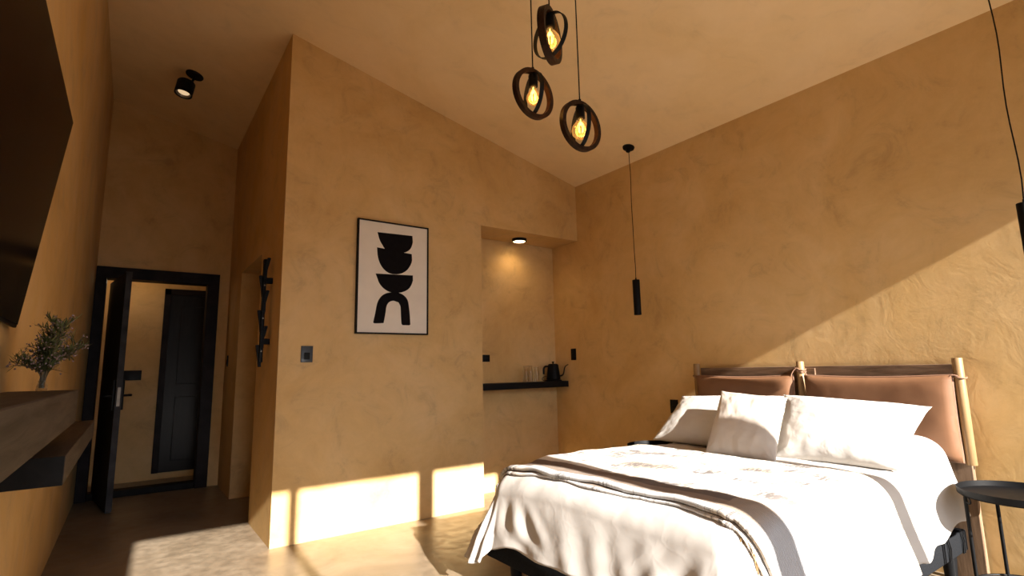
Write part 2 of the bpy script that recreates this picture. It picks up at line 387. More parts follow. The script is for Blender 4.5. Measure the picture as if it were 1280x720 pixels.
plate('light_switch', 1, (.02, 7.75, 1.215), .18, .115, 'wide black wall plate seen through the open entrance door', mat='blackpl', rocker=False)

# ------------------------------------------------------------------ TV
def tv():
    top = Vector((-.247, 0, 2.178)); bot = Vector((-.338, 0, 1.378))
    up = (top-bot).normalized(); H = (top-bot).length
    nn = Vector((up.z, 0, -up.x))  # out of the wall
    y1, W = 2.545, 1.42
    m = Matrix.Identity(4); m.col[0] = (0, -1, 0, 0); m.col[1] = (*up, 0); m.col[2] = (*nn, 0); m.col[3] = (bot.x, y1, bot.z, 1)
    e = thing('television', 'large black flat television tilted out from the left wall above the shelf', 'television', (-.3, 1.8, 1.4))
    def o(name, b, mat, sm=False):
        q = bmesh.new(); merge(q, b, m); return obj(name, q, mat, e, sm)
    o('casing', B(0, W, 0, H, -.015, -.002, bev=.004), M['blackpl'], True)
    o('screen', B(.006, W-.006, .012, H-.006, -.002, .0), M['screen'])
    b = bmesh.new(); box(b, XL, -.345, 1.6, 2.1, 1.55, 1.95); box(b, -.35, -.31, 1.65, 1.70, 1.80, 1.95); box(b, -.35, -.31, 2.0, 2.05, 1.80, 1.95)
    obj('wall_bracket', b, M['black'], e)
tv()

# ------------------------------------------------------------------ shelves on the left wall
e = obj('floating_shelf', B(XL, -.157, .2, 2.66, 1.033, 1.155, bev=.003, seg=1), M['shelfwood'])
tag(e, 'upper grey-brown wooden beam shelf on the left wall, carrying the flowers', 'shelf')
e = thing('floating_shelf', 'lower wooden wall ledge with a black near end, below the flower shelf', 'shelf', (-.25, 3., .88))
obj('board', B(XL, -.140, 2.12, 3.75, .885, .970, bev=.002, seg=1), M['shelfwood'], e)
obj('end_cap', B(XL, -.141, 2.112, 2.12, .886, .969), M['shelfend'], e)

# vase and flowers
vx, vy, vz = -.25, 2.5, 1.155
bm = lathe(bmesh.new(), [(0, .001), (.013, .001), (.016, .007), (.0145, .02), (.011, .03), (.0125, .037), (.011, .037), (.0095, .03), (.0125, .02), (.014, .008), (0, .005)], (vx, vy, vz), 24)
tag(obj('glass_vase', bm, M['glass'], None, True), 'small clear glass bud vase on the upper left shelf', 'vase')
fl = thing('flower_bouquet', 'airy bouquet of needle-leaved stems with tiny dusty pink flowers in the glass vase', 'flowers', (vx, vy, vz+.01))
bs, bl, bp = bmesh.new(), bmesh.new(), bmesh.new()
rnd = random.Random(3)
def inx(p): p.x = max(-.345, min(-.14, p.x)); return p
def needle(p, d, L):
    a, b_ = frame_axes(d); w = .0014
    q = p + d*L
    v = [bl.verts.new(p-a*w), bl.verts.new(p+a*w), bl.verts.new(p+d*L*.6+a*w*1.2), bl.verts.new(q), bl.verts.new(p+d*L*.6-a*w*1.2)]
    bl.faces.new(v)
def flower(p):
    r = rnd.uniform(.0025, .0045)
    b = bmesh.new(); bmesh.ops.create_icosphere(b, subdivisions=1, radius=r)
    for v in b.verts: v.co *= rnd.uniform(.6, 1.25)
    merge(bp, b, Matrix.Translation(p))
for k in range(11):
    ang = rnd.uniform(0, 2*PI); spread = rnd.uniform(.25, 1.)
    tip = Vector((vx + math.cos(ang)*.09*spread + .01, vy + math.sin(ang)*.17*spread+.03, vz + rnd.uniform(.15, .25)*(1.12-.35*spread)))
    if k == 0: tip = Vector((-.20, 2.62, vz+.12))
    if k == 1: tip = Vector((-.31, 2.42, vz+.09))
    tip = inx(tip)
    c0 = Vector((vx+rnd.uniform(-.006, .006), vy+rnd.uniform(-.006, .006), vz+.012)); P = bez(c0, c0+Vector((0, 0, .07)), (c0+tip)/2+Vector((0, 0, .04)), tip, 10)
    tube(bs, P, [.0022-.0012*i/10 for i in range(11)], 5)
    for i in range(3, 11):
        base = P[i]
        for s in range(3):
            d = Vector((rnd.uniform(-1, 1)*.6, rnd.uniform(-1, 1), rnd.uniform(-.1, 1))).normalized()
            L = rnd.uniform(.025, .06); q = inx(base + d*L)
            pts = [base, (base+q)/2+Vector((0, 0, .004)), q]
            tube(bs, pts, [.0012, .001, .0007], 4)
            for j in range(12):
                pp = base.lerp(q, (j+1)/12)
                dd = (d + Vector((rnd.uniform(-1, 1), rnd.uniform(-1, 1), rnd.uniform(-.4, .9)))*.8).normalized()
                e2 = pp + dd*.028
                if e2.x > XL+.01: needle(pp, dd, rnd.uniform(.018, .036))
            for j in range(2):
                flower(inx(q + Vector((rnd.uniform(-.012, .012), rnd.uniform(-.014, .014), rnd.uniform(-.012, .012)))))
obj('stems', bs, M['stem'], fl); obj('leaves', bl, M['leaf'], fl); obj('blossoms', bp, M['petal'], fl, True)

# ------------------------------------------------------------------ framed art
ax0, az0, aw, ah = 1.4303, 1.504, .6344, .9453
e = thing('framed_art', 'thin black frame with cream paper print of stacked black bowl shapes over an arch', 'picture', (ax0+aw/2, YB, az0))
bm = bmesh.new(); ft = .011
box(bm, ax0, ax0+ft, YB-.034, YB, az0, az0+ah); box(bm, ax0+aw-ft, ax0+aw, YB-.034, YB, az0, az0+ah)
box(bm, ax0+ft, ax0+aw-ft, YB-.034, YB, az0, az0+ft); box(bm, ax0+ft, ax0+aw-ft, YB-.034, YB, az0+ah-ft, az0+ah)
obj('frame', bm, M['black'], e)
obj('paper', B(ax0+ft, ax0+aw-ft, YB-.024, YB-.001, az0+ft, az0+ah-ft), M['paper'], e)
shapes = {
 'bowl_shape': [[(.167,.848),(.483,.856),(.487,.8),(.467,.742),(.43,.709),(.383,.698),(.252,.706),(.214,.741),(.185,.79)],
  [(.166,.718),(.252,.712),(.383,.70),(.478,.694),(.482,.645),(.47,.601),(.437,.551),(.385,.516),(.323,.504),(.267,.513),(.22,.547),(.188,.597),(.171,.659)],
  [(.158,.496),(.49,.508),(.491,.463),(.465,.403),(.422,.368),(.362,.349),(.287,.35),(.228,.378),(.187,.425)]],
 'arch_shape': [[(.145,.092),(.16,.163),(.174,.241),(.194,.289),(.229,.326),(.287,.347),(.362,.349),(.413,.327),(.445,.288),(.458,.224),(.467,.144),(.471,.084),(.46,.078),(.40,.078),(.391,.088),(.385,.157),(.38,.236),(.363,.267),(.321,.279),(.28,.266),(.257,.23),(.248,.167),(.235,.098),(.225,.089),(.155,.085)]]}
def smooth_poly(P, sharp=()):
    out = []; n = len(P)
    for i in range(n):
        p0, p1, p2, p3 = [Vector(P[(i+k-1) % n]) for k in range(4)]
        out.append(p1)
        a1 = (p1-p0).angle(p2-p1) if (p1-p0).length and (p2-p1).length else 0
        a2 = (p2-p1).angle(p3-p2)
        if a1 < .75 and a2 < .75:
            for t_ in (.33, .67):
                out.append(.5*((2*p1)+(p2-p0)*t_+(2*p0-5*p1+4*p2-p3)*t_*t_+(3*p1-p0-3*p2+p3)*t_**3))
    return out
for nm, L in shapes.items():
    for P in L:
        Q = smooth_poly(P)
        obj(nm, prism([(ax0+q[0], az0+q[1]) for q in Q], 1, YB-.0255, YB-.0235), M['ink'], e)

# ------------------------------------------------------------------ coat rack
cx, cy = .812, 4.50
e = thing('coat_rack', 'black vertical wall coat rack with branching pegs by the hallway corner', 'coat rack', (cx, cy, 1.3))
bm = B(cx-.012, cx+.012, cy-.022, cy+.022, 1.29, 2.10, bev=.003)
obj('backbone', bm, M['black'], e, True)
for z in (2.11, 1.85, 1.57):      # pegs slanting up on the wall side
    pts = [(cx-.008, z-.17), (cx+.012, z-.17), (cx+.014, z-.10), (cx+.036, z-.004), (cx+.032, z), (cx+.012, z), (cx-.004, z-.07)]
    obj('peg', prism(pts, 1, cy-.034, cy-.010), M['black'], e)
for z in (1.97, 1.695, 1.425):    # pegs slanting up on the room side
    pts = [(cx+.008, z-.17), (cx-.012, z-.17), (cx-.020, z-.10), (cx-.036, z-.004), (cx-.033, z), (cx-.014, z), (cx+.004, z-.07)]
    obj('peg', prism(pts, 1, cy+.004, cy+.026), M['black'], e)
for z in (1.93, 1.45):
    obj('bracket', B(cx+.0, XB, cy-.018, cy+.018, z-.022, z+.022), M['black'], e)
for z in (1.89, 1.63, 1.375):
    bm = lathe(bmesh.new(), [(0, .004), (.006, .003), (.006, 0), (0, 0)], (cx-.0, cy-.0225, z), 10, Matrix.Rotation(PI/2, 4, 'X'))
    obj('screw', bm, M['silver'], e)

# ------------------------------------------------------------------ niche: shelf, kettle, glasses, light
tag(obj('niche_shelf', B(XN+.0, XR, 4.397, YN, 1.0, 1.062, bev=.002, seg=1), M['blackpl']), 'long black shelf across the wall niche holding kettle and glasses', 'shelf')
kx, ky, kz = 3.735, 4.488, 1.062
K = thing('gooseneck_kettle', 'matte black gooseneck kettle on its round base on the niche shelf', 'kettle', (kx, ky, kz))
obj('power_base', lathe(bmesh.new(), [(0, 0), (.088, 0), (.09, .004), (.088, .013), (.06, .018), (0, .018)], (kx, ky, kz), 32), M['black'], K, True)
obj('body', lathe(bmesh.new(), [(0, .018), (.072, .018), (.076, .024), (.075, .035), (.058, .165), (.055, .176), (.050, .179), (0, .179)], (kx, ky, kz), 36), M['black'], K, True)
obj('lid', lathe(bmesh.new(), [(.048, .178), (.046, .184), (.01, .187), (.007, .195), (.015, .203), (.014, .209), (0, .211)], (kx, ky, kz), 24), M['black'], K, True)
sd = Vector((.70, -.62, 0)).normalized()
kb = Vector((kx, ky, kz))
bm = tube(bmesh.new(), bez(kb+sd*.06+V(0,0,.055), kb+sd*.15+V(0,0,.05), kb+sd*.085+V(0,0,.155), kb+sd*.165+V(0,0,.175), 16), [.009-.004*i/16 for i in range(17)], 8)
obj('spout', bm, M['black'], K, True)
hd = Vector((-.85, .10, 0)).normalized()
bm = tube(bmesh.new(), bez(kb+hd*.052+V(0,0,.155), kb+hd*.14+V(0,0,.175), kb+hd*.118+V(0,0,.12), kb+hd*.122+V(0,0,.075), 12), [.008, .009, .01]+[.0105]*10, 8)
obj('handle', bm, M['black'], K, True)
bm = tube(bmesh.new(), bez(kb+hd*.08+V(0,0,.008), kb+hd*.17+V(0,0,.0), kb+hd*.16+V(0,0,.05), kb+hd*.09+V(0,.0,.055), 12), .003, 6)
obj('power_cord', bm, M['black'], K, True)
for i, (gx, gy, gh) in enumerate(((3.345, 4.47, .165), (3.425, 4.50, .17), (3.46, 4.435, .155))):
    r = .031
    bm = lathe(bmesh.new(), [(0, .002), (r*.88, .002), (r*.92, .01), (r, gh*.62), (r*.82, gh*.78), (r*.72, gh*.84), (r*.78, gh), (r*.72, gh), (r*.66, gh*.84), (r*.76, gh*.77), (r*.93, gh*.61), (r*.85, .014), (0, .01)], (gx, gy, 1.062), 24)
    tag(obj('drinking_glass', bm, M['glass'], None, True), 'clear glass bottle on the niche shelf, ' + ['leftmost of the three', 'middle of the three', 'nearest the kettle'][i], 'glass', 'clear glasses on the niche shelf')
nx, ny = 3.27, 4.425
e = thing('niche_downlight', 'round black-rimmed downlight glowing on the niche ceiling', 'ceiling light', (nx, ny, ZN))
obj('housing', lathe(bmesh.new(), [(0, 0), (.078, 0), (.078, -.028), (.066, -.030), (.064, -.024), (0, -.024)], (nx, ny, ZN), 32), M['black'], e, True)
obj('diffuser', lathe(bmesh.new(), [(0, -.0241), (.064, -.0241), (.06, -.029), (0, -.030)], (nx, ny, ZN), 32), M['lamp_lens'], e, True)

# ------------------------------------------------------------------ hallway ceiling spot
sx, sy = .30, 5.55; sz = zc(sx)
S = thing('ceiling_spotlight', 'black adjustable cylinder spotlight on the hallway ceiling', 'ceiling light', (sx, sy, sz))
R = Matrix.Rotation(math.atan(.2402), 4, 'Y')
obj('ceiling_plate', lathe(bmesh.new(), [(0, 0.0), (.075, 0.0), (.077, -.006), (.073, -.016), (0, -.018)], (sx, sy, sz), 32, R), M['black'], S, True)
c = Vector((.235, 5.50, 3.905))
obj('arm', tube(bmesh.new(), [(sx, sy, sz-.01), (sx-.01, sy-.01, sz-.06), (c.x+.03, c.y, c.z)], .011, 8), M['black'], S, True)
R2 = Matrix.Rotation(math.radians(9), 4, 'Y') @ Matrix.Rotation(math.radians(-6), 4, 'X')
obj('lamp_housing', lathe(bmesh.new(), [(0, .01), (.068, .01), (.074, .002), (.074, -.125), (.067, -.126), (.063, -.112), (.05, -.09), (0, -.085)], c, 32, R2), M['black'], S, True)
obj('lamp_lens', lathe(bmesh.new(), [(0, -.094), (.03, -.096), (.0475, -.102), (.03, -.108), (0, -.112)], c, 24, R2), M['spot_lens'], S, True)
obj('reflector', lathe(bmesh.new(), [(.049, -.092), (.0625, -.114), (.0615, -.118), (.047, -.096)], c, 24, R2), M['silver'], S, True)

# ------------------------------------------------------------------ bedside cylinder pendants
def cyl_pendant(x, y, zb, zt, label):
    z = zc(x); e = thing('pendant_light', label, 'pendant light', (x, y, zb), None)
    obj('canopy', lathe(bmesh.new(), [(0, .01), (.055, .008), (.056, 0), (.052, -.012), (.022, -.02), (.020, -.045), (.008, -.05), (0, -.05)], (x, y, z-.002), 28, R), M['black'], e, True)
    pts = [(x + .006*math.sin(i*1.1)*(0 < i < 12), y + .006*math.cos(i*.9)*(0 < i < 12), z-.04+(zt+.02-z+.04)*i/12) for i in range(13)]
    obj('cord', tube(bmesh.new(), pts, .0032, 6), M['black'], e, True)
    obj('lamp_cylinder', lathe(bmesh.new(), [(0, zt-zb+.02), (.006, zt-zb+.018), (.007, zt-zb), (.031, zt-zb-.001), (.0325, zt-zb-.004), (.0325, 0), (.028, 0), (.028, .03), (0, .03)], (x, y, zb), 28), M['black'], e, True)
cyl_pendant(3.651, 3.187, 1.655, 1.972, 'slim black cylinder pendant hanging near the back corner, left of the headboard')
cyl_pendant(3.60, .597, 1.66, 1.975, 'slim black cylinder pendant at the right edge, above the near side table')

# ------------------------------------------------------------------ ring pendants
def ring_pendant(c, Rr, az_w, az_i, bulb, label, ax_t=.026, ri=None):
    c = Vector(c); z = zc(c.x)
    e = thing('ring_pendant_light', label, 'pendant light', c, 'pendants of crossed rings round a bare bulb')
    # wooden annulus: plane spanned by horizontal direction az_w and Z
    def ring(az, ro, ri_, th, n=64):
        d = Vector((math.sin(az), math.cos(az), 0)); nn = Vector((d.y, -d.x, 0)); b = bmesh.new(); rg = []
        for k in range(n):
            a = 2*PI*k/n; q = d*math.cos(a) + Vector((0, 0, 1))*math.sin(a)
            rg.append([b.verts.new(c+q*r+nn*h) for r, h in ((ro, -th/2), (ro, th/2), (ri_, th/2), (ri_, -th/2))])
        for k in range(n):
            A, C_ = rg[k], rg[(k+1) % n]
            for j in range(4): b.faces.new([A[j], A[(j+1) % 4], C_[(j+1) % 4], C_[j]])
        return b
    A, I = math.radians(az_w), math.radians(az_i)
    wr = Rr-.021
    obj('wooden_ring', ring(A, Rr, wr, ax_t), M['ringwood'], e, True)
    ri = ri or wr-.003
    obj('inner_ring', ring(I, ri, ri-.004, .020), M['black'], e, True)
    zt = Rr
    pts = [(c.x, c.y, z-.02), (c.x, c.y, c.z+zt+.01)]
    obj('cord', tube(bmesh.new(), pts, .0032, 6), M['black'], e, True)
    obj('canopy', lathe(bmesh.new(), [(0, .008), (.05, .006), (.05, -.018), (.012, -.026), (0, -.026)], (c.x, c.y, z), 24, R), M['black'], e, True)
    obj('socket', lathe(bmesh.new(), [(0, zt+.014), (.007, zt+.012), (.007, zt-.018), (.016, zt-.022), (.0225, zt-.032), (.0225, zt-.088), (.018, zt-.092), (0, zt-.092)], c, 20), M['black'], e, True)
    zb = zt-.088
    if bulb == 'pear': prof = [(.013, 0), (.014, -.012), (.022, -.028), (.033, -.048), (.0355, -.062), (.031, -.08), (.019, -.092), (0, -.097)]
    else: prof = [(.013, 0), (.014, -.010), (.026, -.022), (.041, -.044), (.046, -.064), (.041, -.086), (.024, -.104), (0, -.110)]
    bo = obj('bulb', lathe(bmesh.new(), [(r, zb+h) for r, h in prof], c, 28), M['bulb'], e, True)
    b = bmesh.new()
    for k in range(6):
        a = 2*PI*k/6+.3
        q = Vector((math.cos(a), math.sin(a), 0))
        tube(b, [c+q*.006+V(0, 0, zb-.02), c+q*.013+V(0, 0, zb-.038), c+q*.011+V(0, 0, zb-.072)], .0017, 5)
    tube(b, [c+V(0,0,zb), c+V(0,0,zb-.035)], .003, 6)
    obj('filament', b, M['filament'], bo).matrix_parent_inverse = Matrix.Identity(4)
    ld = bpy.data.lights.new('bulb_glow', 'POINT'); ld.energy = 1.0; ld.color = (1, .58, .22); ld.shadow_soft_size = .03
    lo = bpy.data.objects.new('bulb_glow', ld); COL.objects.link(lo); lo.location = c+V(0, 0, zb-.055)
ring_pendant((1.501, 1.888, 2.520), .126, 84, 14, 'pear', 'left ring pendant of the three, with the smaller pear-shaped amber bulb')
ring_pendant((1.719, 1.796, 2.374), .128, 89, 20, 'globe', 'lowest ring pendant of the three, with a round globe bulb')
ring_pendant((1.42, 1.655, 2.668), .124, 59, -4, 'globe', 'highest ring pendant of the three, its wooden ring seen almost edge-on', ax_t=.032, ri=.102)

# ------------------------------------------------------------------ headboard
Hb = thing('headboard', 'wooden headboard with dowel posts and two tan leather cushions along the right wall', 'headboard', (3.84, 1.87, 0))
obj('back_rail', B(3.815, 3.845, 1.01, 2.70, 1.095, 1.178, bev=.003), M['walnut'], Hb)
obj('back_rail', B(3.815, 3.845, 1.01, 2.70, .60, .69, bev=.003), M['walnut'], Hb)
obj('centre_board', B(3.80, 3.815, 1.79, 1.94, .62, 1.165, bev=.002), M['walnut'], Hb)
for y in (1.085, 2.615):
    obj('leg', B(3.80, 3.84, y-.075, y+.075, 0, 1.10, bev=.004), M['walnutv'], Hb)
for y in (1.004, 1.872, 2.705):
    bm = lathe(bmesh.new(), [(0, .58), (.0235, .58), (.025, .577), (.025, .003), (.0235, 0), (0, 0)], (3.775, y, .632), 24)
    obj('post', bm, M['dowel'], Hb, True)
def hb_cushion(y0, y1, z0, z1):
    n, m = 40, 28; x = 3.745
    bm = bmesh.new(); fr, bk = [], []
    for i in range(n+1):
        for j in range(m+1):
            u = -1+2*i/n; v = -1+2*j/m
            t_ = (max(0, (1-abs(u)**8)) * max(0, (1-abs(v)**7)))**.5
            y = (y0+y1)/2+u*(y1-y0)/2*(1-.012*(1-v*v)); z = (z0+z1)/2+v*(z1-z0)/2*(1-.01*(1-u*u)) - (.012*(1-u*u) if v > 0 else 0)*v
            w = .0035*fbm((y*6, z*6, 1))
            fr.append(bm.verts.new((x-.008-.042*t_-w*t_, y, z))); bk.append(bm.verts.new((x+.008*t_, y, z)) )
    def F_(L, i, j): return L[i*(m+1)+j]
    for i in range(n):
        for j in range(m):
            for L in (fr, bk): bm.faces.new([F_(L, i, j), F_(L, i+1, j), F_(L, i+1, j+1), F_(L, i, j+1)])
    for i in range(n):
        for j in (0, m): bm.faces.new([F_(fr, i, j), F_(fr, i+1, j), F_(bk, i+1, j), F_(bk, i, j)])
    for j in range(m):
        for i in (0, n): bm.faces.new([F_(fr, i, j), F_(fr, i, j+1), F_(bk, i, j+1), F_(bk, i, j)])
    c = obj('cushion', bm, M['leather'], Hb, True)
    b = bmesh.new(); P = []
    for k in range(4):
        ya, za, yb, zb = [(y0, z0, y1, z0), (y1, z0, y1, z1), (y1, z1, y0, z1), (y0, z1, y0, z0)][k]
        for q in range(12):
            s = q/12; yy = ya+(yb-ya)*s; zz = za+(zb-za)*s
            sag = .012*math.sin(PI*s)
            if k == 2: zz -= sag*2*.5
            if k == 1: yy -= sag*.4
            if k == 3: yy += sag*.4
            P.append((x+.006, yy, zz))
    tube(b, P, .0065, 6, closed=True)
    obj('piping', b, M['leather_edge'], c, True).matrix_parent_inverse = Matrix.Identity(4)
    return c
hb_cushion(1.915, 2.69, .635, 1.118); hb_cushion(1.03, 1.835, .645, 1.118)
def strap(y, z, ty, tz, r=.032):
    b = bmesh.new(); P = []
    for k in range(20):
        a = 2*PI*k/20; P.append((3.775+r*math.cos(a), y+r*math.sin(a), z+.012*math.sin(a+.5)))
    tube(b, P, .004, 6, closed=True)
    tube(b, bez((3.775-.028, y, z), (3.74, y+(ty-y)*.5, z+.01), (3.735, ty, tz+.02), (3.74, ty, tz)), .004, 6)
    obj('strap', b, M['leather_edge'], Hb, True)
strap(1.004, 1.112, 1.04, 1.10); strap(1.872, 1.165, 1.925, 1.10); strap(1.872, 1.15, 1.82, 1.12); strap(2.705, 1.11, 2.66, 1.10)

# ------------------------------------------------------------------ bed
Bd = thing('bed', 'double bed with low black upholstered base and short dark legs', 'bed', (2.75, 1.87, 0))
obj('bed_base', B(1.69, 3.79, 1.075, 2.665, .175, .285, bev=.012, seg=3), M['charfab'], Bd, True)
for x, y in ((1.80, 2.53), (1.80, 1.20), (3.69, 1.14), (3.69, 2.58)):
    obj('leg', lathe(bmesh.new(), [(0, 0), (.022, 0), (.026, .004), (.036, .17), (.037, .18), (0, .18)], (x, y, 0), 20), M['blackpl'], Bd, True)
obj('mattress', B(1.72, 3.74, 1.10, 2.64, .285, .575, bev=.045, seg=4), M['mattress'], Bd, True)
for x in (3.48, 3.69):
    P = [(x, 1.070, .18), (x, 1.066, .24), (x-.004, 1.072, .288), (x-.01, 1.13, .292)]
    b = tube(bmesh.new(), P, .004, 6); tube(b, [(q[0]+.022, q[1], q[2]) for q in P], .004, 6)
    obj('elastic_strap', b, M['blackpl'], Bd, True)

# drape: flat cloth coordinates (a along x, b along y) laid over the mattress
X0, YA, YC = 1.70, 1.085, 2.665; RAD = .13; ZT = .652
def sstep(a, b, x): t_ = max(0, min(1, (x-a)/(b-a))); return t_*t_*(3-2*t_)
def drape(a, b, off=0., fold=1.):
    ix = max(a, X0+RAD); iy = min(max(b, YA+RAD), YC-RAD)
    dx, dy = a-ix, b-iy
    m = max(abs(dx), abs(dy)); L0 = math.hypot(dx, dy)
    # crown and gentle puffiness of the top
    zt = ZT + .012*fbm((a*2.1, b*2.1, 5)) + .004*fbm((a*7, b*7, 2)) 
    zt += .125*sstep(3.22, 3.62, a)*(1-.25*sstep(1.7, 2.4, b))
    zt -= .045*sstep(YA+.4, YA+RAD-.04, b)*0 + .03*sstep(2.3, 2.6, b)*sstep(2.1, 1.9, a)
    if L0 < 1e-6: 
        nx_, ny_ = 0, 0; h = 0; drop = 0; th = 0
    else:
        nx_, ny_ = dx/L0, dy/L0
        cor = (2*abs(nx_*ny_))          # 1 on the diagonal of a corner
        L = m*(1+.22*cor) if L0 > 0 else 0
        thm = 1.42
        th = min(L/RAD, thm); h = RAD*math.sin(th); drop = RAD*(1-math.cos(th))
        rem = max(0, L-RAD*thm)
        drop += rem*math.sin(thm); 
        k = min(1, rem/.22)
        # folds hanging down the sides
        s = (b if abs(nx_) > abs(ny_) else a)
        phi = math.atan2(ny_, nx_)
        cr2 = sstep(.02, .75, cor)
        pleat = .040*cr2*(1-abs(math.sin(phi*9+1.0)))**.8*(1 if True else 0) - .02*cr2 + .008*math.sin(s*17+2*math.sin(s*5)) + .008*fbm((a*2.6, b*2.6, 9)) + .002*fbm((a*9, b*9, 4))
        if abs(nx_) > abs(ny_):
            for yc_, sg in ((YC-RAD, 1), (YA+RAD, -1)):
                dd = abs(iy-yc_)
                if dd < .5:
                    pleat += .016*(1-dd/.5)*math.sin(dd*(52-30*k)+.8)
            pleat += .004*math.sin(b*31+3*k+2*math.sin(b*4))
        h += rem*(math.cos(thm)+.10+.20*cor) + k*pleat*fold
    x = ix+nx_*h; y = iy+ny_*h; z = zt-drop
    nz = math.cos(th)
    return Vector((x+nx_*off*math.sin(th), y+ny_*off*math.sin(th), z+off*nz))
def side_over(a):     # hanging length on the camera side, shorter towards the head
    return .432 + .03*sstep(3.15, 3.6, a) + .012*math.sin(a*9) + .01*math.sin(a*23)
def foot_over(b): return .445 + .010*math.sin(b*8+1) + .012*math.sin(b*19) + .018*sstep(2.0, 1.2, b)
NA, NB = 190, 170
bm = bmesh.new(); grid = []
for i in range(NA+1):
    u = i/NA; row = []
    for j in range(NB+1):
        v = j/NB
        # remap so hem lines are wavy
        a_in = X0+RAD; na = .22
        if u < na: 
            bb = 1.2+(2.6-1.2)*v; a = a_in - foot_over(bb)*(1-u/na)
        else: a = a_in + (u-na)/(1-na)*(3.70-a_in)
        nb = .2
        if v < nb: b_ = YA+RAD - side_over(a)*(1-v/nb)
        elif v > 1-nb: b_ = YC-RAD + (.43+.012*math.sin(a*11))*((v-1+nb)/nb)
        else: b_ = YA+RAD + (v-nb)/(1-2*nb)*(YC-YA-2*RAD)
        p_ = drape(a, b_)
        row.append(bm.verts.new(p_))
    grid.append(row)
for i in range(NA):
    for j in range(NB): bm.faces.new([grid[i][j], grid[i+1][j], grid[i+1][j+1], grid[i][j+1]])
dv = obj('duvet', bm, M['duvet'], None, 'all')
tag(dv, 'rumpled cream linen duvet draped over the bed and hanging past the base', 'duvet')
md = dv.modifiers.new('thick', 'SOLIDIFY'); md.thickness = .016; md.offset = -1
# throw
bm = bmesh.new(); uvl = bm.loops.layers.uv.new('UVMap'); g2 = []; NA2, NB2 = 70, 170
a0, a1 = 1.79, 2.86; b0, b1 = YA+RAD-.46, YC-RAD+.20
for i in range(NA2+1):
    row = []
    for j in range(NB2+1):
        u, v = i/NA2, j/NB2
        b_ = b0+(b1-b0)*v
        a = a0+(a1-a0)*u + .012*math.sin(b_*5)*(1-u) + .006*math.sin(b_*14)*(1-u)*(1-u)
        b_ += .008*math.sin(a*20)
        p_ = drape(a, b_, .012 + .008*sstep(.1, 0, u))
        row.append((bm.verts.new(p_), (u, v)))
    g2.append(row)
for i in range(NA2):
    for j in range(NB2):
        q = [g2[i][j], g2[i+1][j], g2[i+1][j+1], g2[i][j+1]]
        f = bm.faces.new([x[0] for x in q])
        for lp, x in zip(f.loops, q): lp[uvl].uv = x[1]
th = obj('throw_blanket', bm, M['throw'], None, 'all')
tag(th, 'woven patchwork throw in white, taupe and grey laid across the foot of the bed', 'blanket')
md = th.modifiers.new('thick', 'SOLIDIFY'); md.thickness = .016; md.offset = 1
# folded under-layer peeking out at the foot edge
bm = bmesh.new(); P = []; uvl = bm.loops.layers.uv.new('UVMap')
rows = []
for i in range(5):
    row = []
    for j in range(150):
        v = j/149; b_ = b0+.03+(b1-b0-.03)*v
        a = a0-.012+.03*i/4*1.5 + .012*math.sin(b_*5) + .010*math.sin(b_*9+1)
        row.append((bm.verts.new(drape(a, b_, .004)), (.02+.01*i, v)))
    rows.append(row)
for i in range(4):
    for j in range(149):
        q = [rows[i][j], rows[i+1][j], rows[i+1][j+1], rows[i][j+1]]
        f = bm.faces.new([x[0] for x in q])
        for lp, x in zip(f.loops, q): lp[uvl].uv = x[1]
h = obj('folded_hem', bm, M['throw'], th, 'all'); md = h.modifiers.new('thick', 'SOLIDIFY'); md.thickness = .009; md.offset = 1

rt_ = random.Random(5); bm = bmesh.new()
for k in range(9):
    b_ = 1.075+.009*k; p0 = drape(a0-.01, b_, .012)
    q = p0 + Vector((-.012+rt_.uniform(-.006, .006), rt_.uniform(-.02, .02)-.012, -.05-rt_.uniform(0, .02)))
    tube(bm, bez(p0, p0+Vector((-.014, 0, -.01)), q+Vector((-.004, 0, .02)), q, 6), .0016, 5)
obj('tassel', bm, M['dowel'], th)
# ------------------------------------------------------------------ pillows
def pillow(name, TL, TR, BR, BL, T, mat, label, cat, seed=0, bow=.07, group=None):
    TL, TR, BR, BL = [Vector(q) for q in (TL, TR, BR, BL)]
    nrm = (TR-BL).cross(TL-BR).normalized()
    if nrm.x > 0: nrm = -nrm
    n = 56; bm = bmesh.new(); S_ = {}
    for side in (1, -1):
        for i in range(n+1):
            for j in range(n+1):
                u = -1+2*i/n; v = -1+2*j/n
                edge = i in (0, n) or j in (0, n)
                if side == -1 and edge: S_[(side, i, j)] = S_[(1, i, j)]; continue
                uu = u*(1-bow*(1-v*v)**1.0*abs(u)**2); vv = v*(1-bow*(1-u*u)*abs(v)**2)
                s, t_ = (uu+1)/2, (vv+1)/2
                P = (BL*(1-s)+BR*s)*(1-t_)+(TL*(1-s)+TR*s)*t_
                f = ((1-abs(u)**2.6)*(1-abs(v)**2.6))
                f = max(0, f)**.55
                wr = .006*fbm((u*1.8+seed, v*1.8, seed)) + .0022*fbm((u*5+seed, v*3.2+u*2, seed+3)) + .0016*max(0, -v)*math.sin(u*17+3*math.sin(v*4+seed)+seed)
                # creases gathered at the corners
                cr = abs(u*v)**3; ang = math.atan2(1-abs(v)+.02, 1-abs(u)+.02)
                wr += .010*cr*math.sin(ang*14+seed)*(1-f)
                P = P + nrm*side*(T/2*f + wr*min(1, f*2.5)) + nrm*(.006*fbm((u*3, v*3, seed+7)) if edge else 0)
                S_[(side, i, j)] = bm.verts.new(P)
    for side in (1, -1):
        for i in range(n):
            for j in range(n):
                q = [S_[(side, i, j)], S_[(side, i+1, j)], S_[(side, i+1, j+1)], S_[(side, i, j+1)]]
                bm.faces.new(q)
    o = obj(name, bm, M[mat], None, 'all')
    tag(o, label, cat, group)
    return o
